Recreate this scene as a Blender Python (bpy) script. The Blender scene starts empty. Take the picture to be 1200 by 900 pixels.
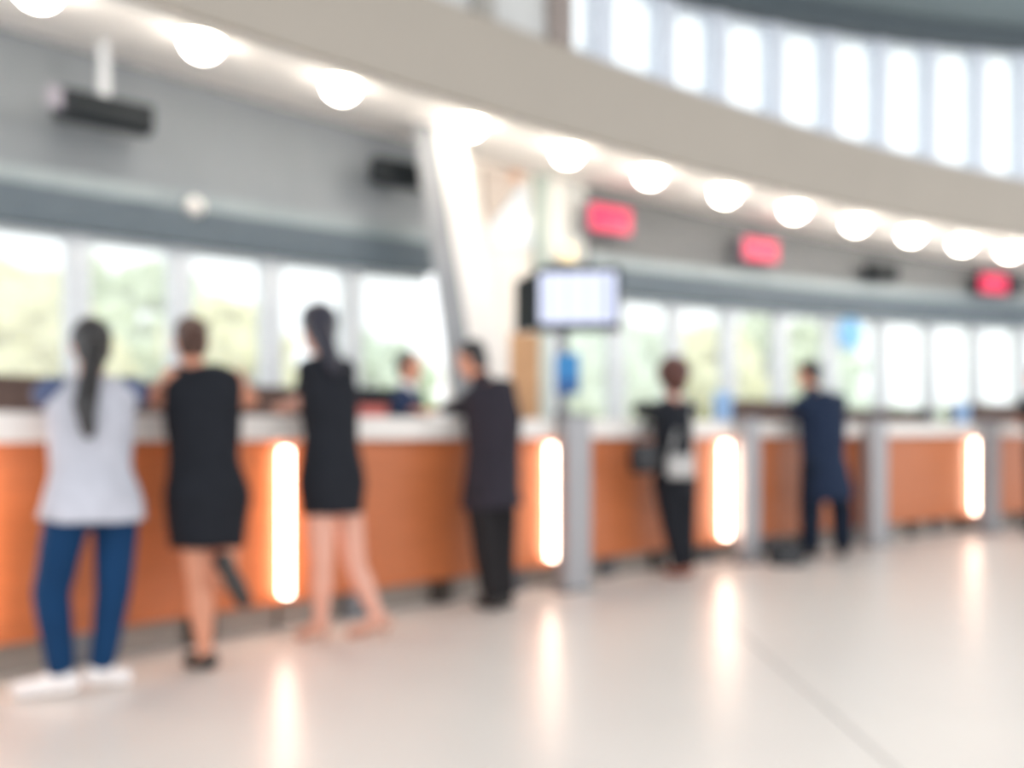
import bpy, bmesh, math, random
from mathutils import Vector, Matrix, noise as mnoise
random.seed(7)
SC = bpy.context.scene
COL = SC.collection

# ------------------------------------------------------------------ camera
CAM_H, FPX, HOR = 1.08, 1000.0, 506.0          # eye height, focal length in px (1200x900), horizon row
cd = bpy.data.cameras.new('camera'); cam = bpy.data.objects.new('camera', cd); COL.objects.link(cam)
cam.location = (0, 0, CAM_H); cam.rotation_euler = (math.pi/2, 0, 0)
cd.sensor_width = 36.0; cd.lens = 36.0*FPX/1200.0; cd.shift_y = (HOR-450.0)/1200.0
cd.clip_start = 0.05; cd.clip_end = 300
cd.dof.use_dof = True; cd.dof.focus_distance = 0.5; cd.dof.aperture_fstop = 2.5     # the photograph is thrown far out of focus
SC.camera = cam

# ------------------------------------------------------------------ sky (bright overcast, no sun), exposure
w = bpy.data.worlds.new('sky'); SC.world = w; w.use_nodes = True
bg = w.node_tree.nodes['Background']; bg.inputs[0].default_value = (0.95, 0.975, 1.0, 1); bg.inputs[1].default_value = 1.0
vs = SC.view_settings; vs.view_transform = 'Standard'; vs.look = 'None'; vs.gamma = 1.0; vs.use_curve_mapping = False
vs.exposure = 0.9

# ------------------------------------------------------------------ materials
MATS = {}
def mat(name, col, rough=0.6, metal=0.0, var=0.06, scale=8.0, bump=0.0, stretch=(1, 1, 1), spec=0.5, emit=0.0, ecol=None, coat=0.0):
    if name in MATS: return MATS[name]
    m = bpy.data.materials.new(name); m.use_nodes = True
    nt = m.node_tree; p = nt.nodes['Principled BSDF']
    p.inputs['Roughness'].default_value = rough; p.inputs['Metallic'].default_value = metal
    p.inputs['Specular IOR Level'].default_value = spec; p.inputs['Coat Weight'].default_value = coat
    tc = nt.nodes.new('ShaderNodeTexCoord'); mp = nt.nodes.new('ShaderNodeMapping'); mp.inputs['Scale'].default_value = stretch
    nt.links.new(tc.outputs['Object'], mp.inputs['Vector'])
    nz = nt.nodes.new('ShaderNodeTexNoise'); nz.inputs['Scale'].default_value = scale; nz.inputs['Detail'].default_value = 3
    nt.links.new(mp.outputs[0], nz.inputs['Vector'])
    rp = nt.nodes.new('ShaderNodeValToRGB')
    rp.color_ramp.elements[0].position = 0.3; rp.color_ramp.elements[1].position = 0.7
    rp.color_ramp.elements[0].color = (*[max(0, c*(1-var)) for c in col], 1)
    rp.color_ramp.elements[1].color = (*[min(1, c*(1+var)) for c in col], 1)
    nt.links.new(nz.outputs['Fac'], rp.inputs['Fac']); nt.links.new(rp.outputs[0], p.inputs['Base Color'])
    if bump:
        b = nt.nodes.new('ShaderNodeBump'); b.inputs['Strength'].default_value = bump; b.inputs['Distance'].default_value = 0.01
        nt.links.new(nz.outputs['Fac'], b.inputs['Height']); nt.links.new(b.outputs[0], p.inputs['Normal'])
    if emit:
        p.inputs['Emission Color'].default_value = (*(ecol or col), 1); p.inputs['Emission Strength'].default_value = emit
    MATS[name] = m; return m
def S(r, g, b):                                   # sRGB 0-255 -> linear
    return tuple((c/255/12.92 if c/255 <= 0.04045 else ((c/255+0.055)/1.055)**2.4) for c in (r, g, b))

def glass_mat(name, haze, hcol, gloss=0.06):
    m = bpy.data.materials.new(name); m.use_nodes = True; nt = m.node_tree
    nt.nodes.remove(nt.nodes['Principled BSDF']); out = nt.nodes['Material Output']
    tr = nt.nodes.new('ShaderNodeBsdfTransparent'); tr.inputs[0].default_value = (0.95, 0.97, 0.97, 1)
    tl = nt.nodes.new('ShaderNodeBsdfTranslucent'); tl.inputs[0].default_value = (*hcol, 1)
    nz = nt.nodes.new('ShaderNodeTexNoise'); nz.inputs['Scale'].default_value = 3
    mr = nt.nodes.new('ShaderNodeMapRange'); mr.inputs['To Min'].default_value = haze*0.9; mr.inputs['To Max'].default_value = haze*1.1
    gl = nt.nodes.new('ShaderNodeBsdfGlossy'); gl.inputs['Roughness'].default_value = 0.02
    a = nt.nodes.new('ShaderNodeMixShader'); b = nt.nodes.new('ShaderNodeMixShader'); b.inputs[0].default_value = gloss
    nt.links.new(nz.outputs['Fac'], mr.inputs['Value']); nt.links.new(mr.outputs[0], a.inputs[0])
    nt.links.new(tr.outputs[0], a.inputs[1]); nt.links.new(tl.outputs[0], a.inputs[2])
    nt.links.new(a.outputs[0], b.inputs[1]); nt.links.new(gl.outputs[0], b.inputs[2]); nt.links.new(b.outputs[0], out.inputs[0])
    MATS[name] = m; return m

M_floor = mat('polished_stone', S(228, 221, 214), 0.3, var=0.015, scale=2.0, spec=0.33)
M_joint = mat('floor_joint', S(188, 184, 182), 0.4)
M_wood = mat('orange_wood', S(188, 108, 64), 0.38, var=0.10, scale=5, stretch=(0.6, 0.6, 9), bump=0.03)
M_slab = mat('white_stone', S(236, 230, 224), 0.25, var=0.02)
M_dark = mat('dark_core', S(70, 55, 46), 0.7)
M_kick = mat('brown_plinth', S(160, 150, 141), 0.5, var=0.08)
M_foot = mat('dark_foot', S(62, 54, 48), 0.5)
M_strip = mat('lit_acrylic', (1, 0.90, 0.78), 0.4, emit=7.5, ecol=(1.0, 0.78, 0.62), var=0.01)
M_steel = mat('brushed_steel', S(166, 165, 168), 0.5, 0.4, var=0.05, scale=6, stretch=(30, 30, 0.6))
M_steel_d = mat('steel_trim', S(120, 122, 126), 0.35, 0.8)
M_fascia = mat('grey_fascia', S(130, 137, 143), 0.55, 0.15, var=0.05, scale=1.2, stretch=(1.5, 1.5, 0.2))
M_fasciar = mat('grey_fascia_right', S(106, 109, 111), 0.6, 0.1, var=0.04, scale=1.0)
M_trim = mat('light_trim', S(130, 142, 147), 0.35, 0.3)
M_beam = mat('slate_beam', S(78, 92, 102), 0.45, 0.1)
M_band = mat('beige_band', S(172, 163, 152), 0.75, var=0.02, scale=1.5)
M_soffit = mat('white_soffit', S(248, 244, 240), 0.7, var=0.01)
M_ceil = mat('teal_ceiling', S(112, 126, 130), 0.7, var=0.04, scale=0.6)
M_ceil_b = mat('dark_ceiling_beam', S(66, 76, 82), 0.6)
M_mull = mat('pale_mullion', S(202, 208, 213), 0.4, 0.2)
M_mullc = mat('clerestory_mullion', S(214, 220, 230), 0.4, 0.1)
M_glass = glass_mat('window_glass', 0.13, (1.0, 1.0, 0.98))
M_glassc = glass_mat('clerestory_glass', 0.12, (0.93, 0.97, 1.0))
M_lampd = mat('lamp_lens', (1, 0.95, 0.86), 0.4, emit=16.0, ecol=(1.0, 0.91, 0.80))
M_lampr = mat('lamp_ring', S(235, 232, 226), 0.4)
M_black = mat('black_plastic', S(32, 38, 44), 0.6, spec=0.2)
M_blackscr = mat('black_display', S(26, 32, 36), 0.6, spec=0.2)
M_lav = mat('grey_lavender_housing', S(128, 126, 138), 0.45)
M_red = mat('red_led', S(165, 14, 44), 0.4, emit=0.38, ecol=S(255, 30, 112))
M_white = mat('white_paint', S(238, 236, 232), 0.5, var=0.02)
M_offw = mat('offwhite_wall', S(232, 227, 220), 0.7, var=0.02)
M_shadeside = mat('shaded_side_grey', S(142, 146, 150), 0.45, 0.2)  # grey that stands in for shade on the leaning column
M_taupe = mat('taupe_panel', S(186, 176, 168), 0.6)
M_tan = mat('tan_panel', S(206, 160, 118), 0.6, var=0.06)
M_greenp = mat('green_grey_post', S(176, 190, 184), 0.4)
M_brown = mat('dark_brown_wood', S(88, 66, 58), 0.5, var=0.12, scale=4, stretch=(1, 1, 8))
M_blue = mat('blue_plastic', S(40, 128, 190), 0.4)
M_pblue = mat('pale_blue_plastic', S(176, 200, 228), 0.4)
M_paper = mat('paper', S(240, 238, 234), 0.8)
M_pink = mat('pink_red_card', S(196, 104, 96), 0.6)
M_glowlamp = mat('beige_lamp', S(235, 214, 170), 0.5, emit=0.5)
M_skin = mat('skin', S(214, 150, 122), 0.5, var=0.04, scale=12)
M_skinp = mat('skin_pale', S(222, 166, 146), 0.5, var=0.04, scale=12)
M_eye = mat('eye_white', S(235, 232, 228), 0.2); M_iris = mat('iris', S(40, 26, 20), 0.2); M_lip = mat('lips', S(176, 92, 84), 0.4)
def hairm(n, c): return mat(n, c, 0.42, var=0.25, scale=14, stretch=(6, 6, 0.8), bump=0.15)
H_black = hairm('hair_black', S(36, 33, 34)); H_brown = hairm('hair_brown', S(78, 52, 42)); H_red = hairm('hair_auburn', S(86, 48, 40)); H_navy = hairm('hair_dark', S(44, 42, 54))
def cloth(n, c, **k): return mat(n, c, 0.85, var=0.10, scale=k.get('scale', 9), bump=0.12, spec=0.2)
C_white = cloth('white_jersey', S(186, 186, 195)); C_sleeve = cloth('navy_sleeve', S(82, 92, 122)); C_jean = cloth('blue_denim', S(18, 56, 94), scale=5)
C_black = cloth('black_cloth', S(30, 32, 38)); C_black2 = cloth('black_dress_cloth', S(32, 34, 40)); C_suit = cloth('charcoal_suit', S(46, 42, 50))
C_suit2 = cloth('charcoal_trousers', S(36, 34, 36)); C_navy = cloth('navy_suit', S(32, 44, 66)); C_navy2 = cloth('navy_trousers', S(24, 34, 50))
C_uni = cloth('navy_uniform', S(36, 52, 84)); C_shirtw = cloth('white_shirt', S(230, 230, 232))
C_shoew = mat('white_shoe', S(238, 232, 230), 0.5); C_shoeb = mat('black_shoe', S(40, 36, 34), 0.35); C_nude = mat('nude_shoe', S(196, 150, 130), 0.4); C_sand = mat('sandal_leather', S(150, 92, 74), 0.5)

# ------------------------------------------------------------------ helpers
def link(name, me, m=None, parent=None):
    o = bpy.data.objects.new(name, me); COL.objects.link(o)
    if m is not None and me is not None and not me.materials: me.materials.append(m)
    if parent is not None: o.parent = parent
    return o
def tag(o, label=None, cat=None, group=None, kind=None):
    if label: o['label'] = label
    if cat: o['category'] = cat
    if group: o['group'] = group
    if kind: o['kind'] = kind
    return o
def empty(name, loc=(0, 0, 0), rz=0.0):
    o = bpy.data.objects.new(name, None); COL.objects.link(o); o.location = loc; o.rotation_euler = (0, 0, rz); o.empty_display_size = 0.1
    return o
def bm_mesh(name, bm, smooth=False):
    bmesh.ops.recalc_face_normals(bm, faces=bm.faces[:])
    me = bpy.data.meshes.new(name); bm.to_mesh(me); bm.free()
    if smooth: me.polygons.foreach_set('use_smooth', [True]*len(me.polygons))
    return me
def put(o, wm):                       # world placement of an object under a translated/rotated parent
    bpy.context.view_layer.update(); o.matrix_world = wm
def add_box(bm, c, s, rz=0.0, bev=0.0):
    r = bmesh.ops.create_cube(bm, size=1.0, matrix=Matrix.Translation(c) @ Matrix.Rotation(rz, 4, 'Z') @ Matrix.Diagonal((*s, 1)))
    if bev:
        vs_ = set(r['verts']); es = [e for e in bm.edges if e.verts[0] in vs_ and e.verts[1] in vs_]
        bmesh.ops.bevel(bm, geom=es, offset=bev, segments=2, affect='EDGES', profile=0.5)
def box_me(c, s, bev=0.0, rz=0.0):
    bm = bmesh.new(); add_box(bm, c, s, rz, bev); return bm_mesh('m', bm)
def add_cyl(bm, p0, p1, r0, r1=None, seg=20):
    p0, p1 = Vector(p0), Vector(p1); d = p1-p0; r1 = r0 if r1 is None else r1
    q = d.to_track_quat('Z', 'Y').to_matrix().to_4x4()
    bmesh.ops.create_cone(bm, cap_ends=True, segments=seg, radius1=r0, radius2=r1, depth=d.length, matrix=Matrix.Translation((p0+p1)/2) @ q)
def cyl_me(p0, p1, r0, r1=None, seg=20):
    bm = bmesh.new(); add_cyl(bm, p0, p1, r0, r1, seg); return bm_mesh('m', bm)
def pix(px, py, d): return Vector(((px-600)/FPX*d, d, CAM_H-(py-HOR)/FPX*d))

# plan curves Y(X) (metres), read from the floor line of the counter, the window head and the ceiling band
def qc(a, b, c): return (lambda x: a+b*x+c*x*x), (lambda x: b+2*c*x)
CNT = qc(5.65, 0.86, -0.028)          # counter front
WAL = qc(8.98, 0.63, -0.021)          # window wall
BND = qc(6.25, 0.80, -0.028)          # ceiling band
def nrm(cv, x):
    s = cv[1](x); l = math.hypot(1, s); return Vector((-s/l, 1/l, 0))
def tan(cv, x):
    s = cv[1](x); l = math.hypot(1, s); return Vector((1/l, s/l, 0))
def cpt(cv, x, o=0.0, z=0.0): return Vector((x, cv[0](x), z)) + nrm(cv, x)*o
def at_px(cv, px, o=0.0):             # curve parameter seen at image column px
    lo, hi = -5.0, 12.0
    f = lambda x: (lambda p: p.x-(px-600)/FPX*p.y)(cpt(cv, x, o))
    for _ in range(60):
        mid = (lo+hi)/2
        if f(mid) < 0: lo = mid
        else: hi = mid
    return (lo+hi)/2
def fn(h): return h if callable(h) else (lambda x: h)
def curved_box(cv, xa, xb, o0, o1, h0, h1, n=None, bev=0.0):
    n = n or max(1, int((xb-xa)/0.25)); h0, h1 = fn(h0), fn(h1); o0, o1 = fn(o0), fn(o1); bm = bmesh.new(); R = []
    for i in range(n+1):
        x = xa+(xb-xa)*i/n
        R.append([bm.verts.new(cpt(cv, x, o, h)) for o, h in ((o0(x), h0(x)), (o1(x), h0(x)), (o1(x), h1(x)), (o0(x), h1(x)))])
    for a, b in zip(R, R[1:]):
        for k in range(4): bm.faces.new((a[k], a[(k+1) % 4], b[(k+1) % 4], b[k]))
    bm.faces.new(R[0]); bm.faces.new(R[-1][::-1])
    bmesh.ops.recalc_face_normals(bm, faces=bm.faces[:])
    if bev:
        es = [e for e in bm.edges if len(e.link_faces) == 2 and e.calc_face_angle(0) > 0.7]
        bmesh.ops.bevel(bm, geom=es, offset=bev, segments=2, affect='EDGES', profile=0.5)
    return bm_mesh('m', bm)
def frame(cv, x, o=0.0, z=0.0):       # local x along the curve, local y to the back
    t, nn = tan(cv, x), nrm(cv, x); p = cpt(cv, x, o, z)
    return Matrix(((t.x, nn.x, 0, p.x), (t.y, nn.y, 0, p.y), (0, 0, 1, p.z), (0, 0, 0, 1)))
def rz_of(cv, x): return math.atan2(tan(cv, x).y, tan(cv, x).x)

# ------------------------------------------------------------------ setting: floor, walls, bands, ceiling
SEAM = 1.23
bm = bmesh.new(); add_box(bm, ((-9+SEAM-0.008)/2, 5.5, -0.05), (9+SEAM-0.008, 23, 0.1))
add_box(bm, ((16+SEAM+0.008)/2, 5.5, -0.05), (16-SEAM-0.008, 23, 0.1)); add_box(bm, (SEAM, 11, -0.05), (0.03, 12, 0.098))
tag(link('floor', bm_mesh('m', bm), M_floor), kind='structure')
tag(link('trim_1', box_me((SEAM, -0.4, -0.055), (0.016, 11, 0.1)), M_joint), kind='structure')

xL, xR = -5.6, 11.0
X500, X545, X640, X685 = (at_px(WAL, p) for p in (503, 545, 640, 688))
FT = lambda x: 3.87-0.061*x                       # fascia top / rear edge of the lit soffit
F2 = FT
wl = tag(empty('wall_back'), kind='structure')
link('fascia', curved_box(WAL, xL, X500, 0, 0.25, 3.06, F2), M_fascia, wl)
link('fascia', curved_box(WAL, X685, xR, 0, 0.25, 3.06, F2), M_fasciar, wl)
link('trim_strip', curved_box(WAL, xL, X500, -0.05, 0.25, 2.925, 3.06), M_trim, wl)
link('trim_strip', curved_box(WAL, X685, xR, -0.05, 0.25, 2.925, 3.06), M_trim, wl)
link('beam', curved_box(WAL, xL, X500, -0.10, 0.30, 2.63, 2.925), M_beam, wl)
link('beam', curved_box(WAL, X640, xR, -0.10, 0.30, 2.63, 2.925), M_beam, wl)
link('panel', curved_box(WAL, X640+0.12, X685, 0.02, 0.2, 2.925, F2), mat('pale_grey_panel', S(196, 200, 198), 0.5), wl)
link('sill', curved_box(WAL, xL, X500, -0.06, 0.3, 0.0, 0.42), M_offw, wl)
link('sill', curved_box(WAL, X640, xR, -0.06, 0.3, 0.0, 0.42), M_offw, wl)

HB, HT = 3.40, 4.05
def HH(x): return 4.8+0.17*max(0.0, x-1.5)
tag(link('trim_2', curved_box(BND, -5.0, 11.5, 0.0, 0.06, HB, HT), M_band), kind='structure')
def SF(x): return HB+min(0.26, max(0.10, 0.21-0.018*x))   # front edge of the soffit, raised above the tray of the added light
# lit soffit between the band and the fascia
N = 60; bm = bmesh.new(); A, B, A2, B2 = [], [], [], []
for i in range(N+1):
    t = i/N; xb_ = -5.0+(11.3+5.0)*t; xw = -5.6+(11.0+5.6)*t
    # pair each band point with the wall point seen along the curve normal
    p = cpt(BND, xb_, 0.055, SF(xb_))
    x = xb_
    for _ in range(8):
        q = Vector((x, WAL[0](x), 0)); d = q-Vector((p.x, p.y, 0)); tt = tan(BND, xb_); x -= d.dot(tt)/tan(WAL, x).dot(tt)*tan(WAL, x).x
    q = cpt(WAL, x, 0.12, F2(x)-0.002)
    A.append(bm.verts.new(p)); B.append(bm.verts.new(q)); A2.append(bm.verts.new(p+Vector((0, 0, 0.2)))); B2.append(bm.verts.new(q+Vector((0, 0, 0.2))))
for i in range(N):
    bm.faces.new((A[i], A[i+1], B[i+1], B[i])); bm.faces.new((A2[i], B2[i], B2[i+1], A2[i+1]))
    bm.faces.new((A[i], A2[i], A2[i+1], A[i+1])); bm.faces.new((B[i], B[i+1], B2[i+1], B2[i]))
bm.faces.new((A[0], B[0], B2[0], A2[0])); bm.faces.new((A[-1], A2[-1], B2[-1], B[-1]))
SOF = [(a.co.copy(), b.co.copy()) for a, b in zip(A, B)]
tag(link('ceiling_soffit', bm_mesh('m', bm), M_soffit), kind='structure')
# hall roof: runs from the clerestory head out over the hall
bm = bmesh.new(); lo, hi = [], []
NR, NJ = 40, 10
for i in range(NR+1):
    x = -5.0+16.5*i/NR; row = []
    e = cpt(BND, x, -0.05, HH(x)+0.22)
    for j in range(NJ+1):
        t = j/NJ; y = e.y+(e.y-5.0-e.y)*t
        row.append(Vector((e.x+(x-e.x)*t, y, e.z+1.1*math.sin(t*math.pi/2))))
    lo.append([bm.verts.new(v) for v in row]); hi.append([bm.verts.new(v+Vector((0, 0, 0.3))) for v in row])
for i in range(NR):
    for j in range(NJ):
        bm.faces.new((lo[i][j], lo[i+1][j], lo[i+1][j+1], lo[i][j+1])); bm.faces.new((hi[i][j], hi[i][j+1], hi[i+1][j+1], hi[i+1][j]))
    bm.faces.new((lo[i][0], hi[i][0], hi[i+1][0], lo[i+1][0])); bm.faces.new((lo[i][NJ], lo[i+1][NJ], hi[i+1][NJ], hi[i][NJ]))
for j in range(NJ):
    bm.faces.new((lo[0][j], lo[0][j+1], hi[0][j+1], hi[0][j])); bm.faces.new((lo[NR][j], hi[NR][j], hi[NR][j+1], lo[NR][j+1]))
tag(link('ceiling', bm_mesh('m', bm), M_ceil), kind='structure')
tag(link('trim_3', curved_box(BND, -5.0, 11.5, -0.12, 0.22, HH, lambda x: HH(x)+0.22), M_ceil_b), kind='structure')

# ------------------------------------------------------------------ windows (each mullion and pane a part)
def window(name, cv, pxs, xa, xb, o, h0, h1, wm, mm, gm, pw=0.10, solid=()):
    wn = tag(empty(name), kind='structure'); xs = [at_px(cv, p, o) for p in pxs]
    d0 = (xs[1]-xs[0]); d1 = xs[-1]-xs[-2]
    while xs[0]-d0 > xa: xs.insert(0, xs[0]-d0)
    while xs[-1]+d1 < xb: xs.append(xs[-1]+d1)
    h0f, h1f = fn(h0), fn(h1)
    for x in xs:
        h = wm/2*tan(cv, x).x
        if x-h < xa or x+h > xb: continue
        link('mullion', curved_box(cv, x-h, x+h, o-0.05, o+pw, h0, h1, 1), mm, wn)
    ed = [xa]+[x for x in xs if xa+0.1 < x < xb-0.1]+[xb]
    for a, b in zip(ed, ed[1:]):
        link('pane', curved_box(cv, a+0.01, b-0.01, o+0.02, o+0.032, h0, h1, 1), gm, wn)
    link('head_rail', curved_box(cv, xa, xb, o-0.03, o+pw, lambda x: h1f(x)-0.05, h1f), mm, wn)
    link('sill_rail', curved_box(cv, xa, xb, o-0.03, o+pw, h0f, lambda x: h0f(x)+0.05), mm, wn)
    return wn
window('window_1', WAL, [90, 210, 317, 412, 500], xL, X500, 0.06, 0.42, 2.63, 0.18, M_mull, M_glass)
window('window_2', WAL, [650, 722, 790, 854, 914, 973, 1033, 1090, 1143, 1196], X640, xR, 0.06, 0.42, 2.63, 0.19, M_mull, M_glass)
xcl = at_px(BND, 672)
window('window_3', BND, [704, 777, 840, 907, 970, 1030, 1088, 1145, 1197], xcl, 11.4, 0.08, HT, HH, 0.21, M_mullc, M_glassc)
x645, x668, x590, x560, x578 = (at_px(BND, p) for p in (645, 670, 590, 556, 578))
wc = tag(empty('wall_clerestory'), kind='structure')
link('column', curved_box(BND, x645, x668, -0.02, 0.2, HT, HH), mat('brown_grey_column', S(150, 138, 132), 0.6), wc)
link('panel', curved_box(BND, x578, x645, 0.05, 0.15, HT, HH), mat('pale_panel', S(206, 206, 204), 0.6), wc)
link('column', curved_box(BND, x560, x578, -0.02, 0.2, HT, HH), mat('grey_column', S(162, 158, 152), 0.6), wc)
link('panel', curved_box(BND, -5.0, x560, 0.05, 0.15, HT, HH), MATS['pale_panel'], wc)

# ------------------------------------------------------------------ middle: white wall with glazing, slanted column
wm_ = tag(empty('wall_middle'), kind='structure')
link('wall_panel', curved_box(WAL, X500+0.25, X640, 0.05, 0.25, 0, lambda x: F2(x)), M_offw, wm_)
def wall_quad(name, pts, m, o, th, parent):       # flat polygon on the wall face, given in image pixels
    bm = bmesh.new(); f, b = [], []
    for px, py in pts:
        x = at_px(WAL, px, o); p = cpt(WAL, x, o); z = CAM_H-(py-HOR)/FPX*p.y
        f.append(bm.verts.new((p.x, p.y, z))); q = cpt(WAL, x, o+th); b.append(bm.verts.new((q.x, q.y, z)))
    bm.faces.new(f); bm.faces.new(b[::-1])
    for i in range(len(f)): bm.faces.new((f[i], b[i], b[(i+1) % len(f)], f[(i+1) % len(f)]))
    return link(name, bm_mesh('m', bm), m, parent)
wall_quad('panel', [(566, 194), (616, 206), (574, 262), (568, 240)], M_taupe, 0.0, 0.06, wm_)
wall_quad('pane', [(616, 212), (625, 290), (572, 292), (576, 264)], mat('pale_blue_glass', S(208, 218, 226), 0.15), 0.0, 0.06, wm_)
wall_quad('orange_plate', [(600, 200), (612, 203), (610, 213), (598, 210)], mat('orange_plate', S(214, 170, 140), 0.5), -0.02, 0.03, wm_)
link('post', curved_box(WAL, at_px(WAL, 627), at_px(WAL, 641), -0.06, 0.2, 0, F2), M_greenp, wm_)
link('post', curved_box(WAL, at_px(WAL, 646), at_px(WAL, 656), -0.04, 0.1, 2.925, F2), M_white, wm_)

def prism(bot, top):
    bm = bmesh.new(); b = [bm.verts.new(p) for p in bot]; t = [bm.verts.new(p) for p in top]; n = len(b)
    bm.faces.new(b); bm.faces.new(t[::-1])
    for i in range(n): bm.faces.new((b[i], t[i], t[(i+1) % n], b[(i+1) % n]))
    bmesh.ops.recalc_face_normals(bm, faces=bm.faces[:])
    return bm
dz_ = 7.55
pc = pix(600, 0, dz_); colm = tag(empty('slanted_column', (0.05, dz_, 0)), 'white leaning column with its shaded side coloured grey, rising behind the counter to the ceiling', 'column')
def slab_px(name, b, t, d0, d1, m):               # leaning slab: bottom/top pixel spans at the floor and soffit
    zt = 3.86
    def P(px_row, d, z): return Vector(((px_row-600)/FPX*dz_, d, z))
    bm = prism([P(b[0], d0, 0), P(b[1], d0, 0), P(b[1], d1, 0), P(b[0], d1, 0)], [P(t[0], d0, zt), P(t[1], d0, zt), P(t[1], d1, zt), P(t[0], d1, zt)])
    bmesh.ops.bevel(bm, geom=bm.edges[:], offset=0.012, segments=2, affect='EDGES')
    o = link(name, bm_mesh('m', bm), m); o.parent = colm; o.matrix_parent_inverse = Matrix.Translation(-Vector((0.05, dz_, 0)))
slab_px('cladding', (588, 640), (508, 536), dz_, dz_+0.35, M_white)
slab_px('shaded_side', (556, 588), (482, 508), dz_+0.03, dz_+0.33, M_shadeside)  # shade on the column's left side, put in as a grey slab

# ------------------------------------------------------------------ downlights on the lit soffit
def soffit_at(px, fr):
    best = None
    for i in range(len(SOF)-1):
        for k in range(10):
            t = k/10; a = SOF[i][0].lerp(SOF[i+1][0], t); b = SOF[i][1].lerp(SOF[i+1][1], t); p = a.lerp(b, fr)
            if p.y < 0.5: continue
            e = abs(600+FPX*p.x/p.y-px)
            if best is None or e < best[0]: best = (e, p.copy(), (b-a).normalized(), (SOF[i+1][0]-SOF[i][0]).normalized())
    return best[1:]
bm = bmesh.new(); bmesh.ops.create_uvsphere(bm, u_segments=24, v_segments=12, radius=0.13); bmesh.ops.scale(bm, vec=(1, 1, 0.9), verts=bm.verts[:]); bmesh.ops.translate(bm, vec=(0, 0, -0.035), verts=bm.verts[:]); ME_lens = bm_mesh('lens', bm, True); ME_lens.materials.append(M_lampd)
bm = bmesh.new()
for k in range(28):
    a0, a1 = 2*math.pi*k/28, 2*math.pi*(k+1)/28
    pr = [(0.13, 0.0), (0.13, -0.02), (0.165, -0.02), (0.175, 0.0)]
    q = [[bm.verts.new((r*math.cos(a), r*math.sin(a), z)) for r, z in pr] for a in (a0, a1)]
    for j in range(3): bm.faces.new((q[0][j], q[0][j+1], q[1][j+1], q[1][j]))
bmesh.ops.remove_doubles(bm, verts=bm.verts[:], dist=1e-4); ME_ring = bm_mesh('ring', bm, True); ME_ring.materials.append(M_lampr)
od = ['first', 'second', 'third', 'fourth', 'fifth', 'sixth', 'seventh', 'eighth']
DL = ['warm downlight in the ceiling strip, just before the rod of the hung display', 'warm downlight in the ceiling strip, first past the rod of the hung display', 'warm downlight in the ceiling strip, second past the rod of the hung display',
      'warm downlight in the ceiling strip, right at the top of the leaning column']+['warm downlight in the ceiling strip, %s past the leaning column' % o for o in od]
for i, px in enumerate([45, 240, 403, 548, 665, 762, 851, 931, 1003, 1069, 1129, 1184]):
    p, d, t = soffit_at(px, 0.42)
    up = t.cross(d).normalized(); up = up if up.z > 0 else -up
    q = up.to_track_quat('Z', 'Y')
    L = tag(empty('downlight'), DL[i], 'light', 'downlights along the curved ceiling strip')
    L.location = p; L.rotation_mode = 'QUATERNION'; L.rotation_quaternion = q
    link('lens', ME_lens, None, L); link('ring', ME_ring, None, L)

# added light tube, hidden behind the band's lower edge to brighten the soffit
e = tag(empty('added_soffit_light', cpt(BND, 1.0, 0.1, HB)), 'long added light tube hidden behind the lower edge of the curved beige band', 'light')
for nm_, o0, o1, d0, d1, m_ in (('tube', 0.075, 0.105, 0.014, 0.04, mat('added_light_tube', (1, 0.95, 0.9), 0.4, emit=20.0, ecol=(1.0, 0.93, 0.87))), ('tray', 0.061, 0.15, 0.0, 0.012, M_white), ('lip', 0.15, 0.16, 0.0, 0.018, M_white)):
    o_ = link(nm_, curved_box(BND, -4.8, 11.2, o0, o1, HB+d0, HB+d1), m_, e); o_.matrix_parent_inverse = Matrix.Translation(-e.location)

# ------------------------------------------------------------------ counter
strips = [-30, 338, 643, 846, 1000, 1140]; posts = [672, 876, 1025, 1158]
XS = {p: at_px(CNT, p) for p in strips+posts}
xc0 = at_px(CNT, -30)-0.75
bounds = [(xc0, XS[-30]), (XS[-30], XS[338]), (XS[338], XS[672]), (XS[672], XS[876]), (XS[876], XS[1025]), (XS[1025], XS[1158]), (XS[1158], XS[1158]+1.7)]
lightx = [XS[-30], XS[338], XS[643], XS[846], None, XS[1140], None]
unit_lab = ['orange wood counter unit left of the woman with the long ponytail', 'long orange wood counter unit where the women in jeans and sleeveless dress stand',
            'long orange wood counter unit where the charcoal suited man leans', 'orange wood counter unit in front of the auburn haired woman with bags',
            'orange wood counter unit in front of the man in the navy suit', 'empty orange wood counter unit with nobody standing in front of it', 'orange wood counter unit past the last steel post, with a person in dark clothes']
wt = tag(empty('worktop', cpt(CNT, 1.0, 0.3)), 'long white stone worktop running over all the orange wood counter units', 'worktop')
ws = link('slab', curved_box(CNT, xc0, bounds[-1][1], -0.07, 0.62, 1.035, 1.165, bev=0.008), M_slab, wt); ws.matrix_parent_inverse = Matrix.Translation(-wt.location)
gap = 0.012
def under(name, me, m, par):
    o = link(name, me, m, par); o.matrix_parent_inverse = Matrix.Translation(-par.location); return o
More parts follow.
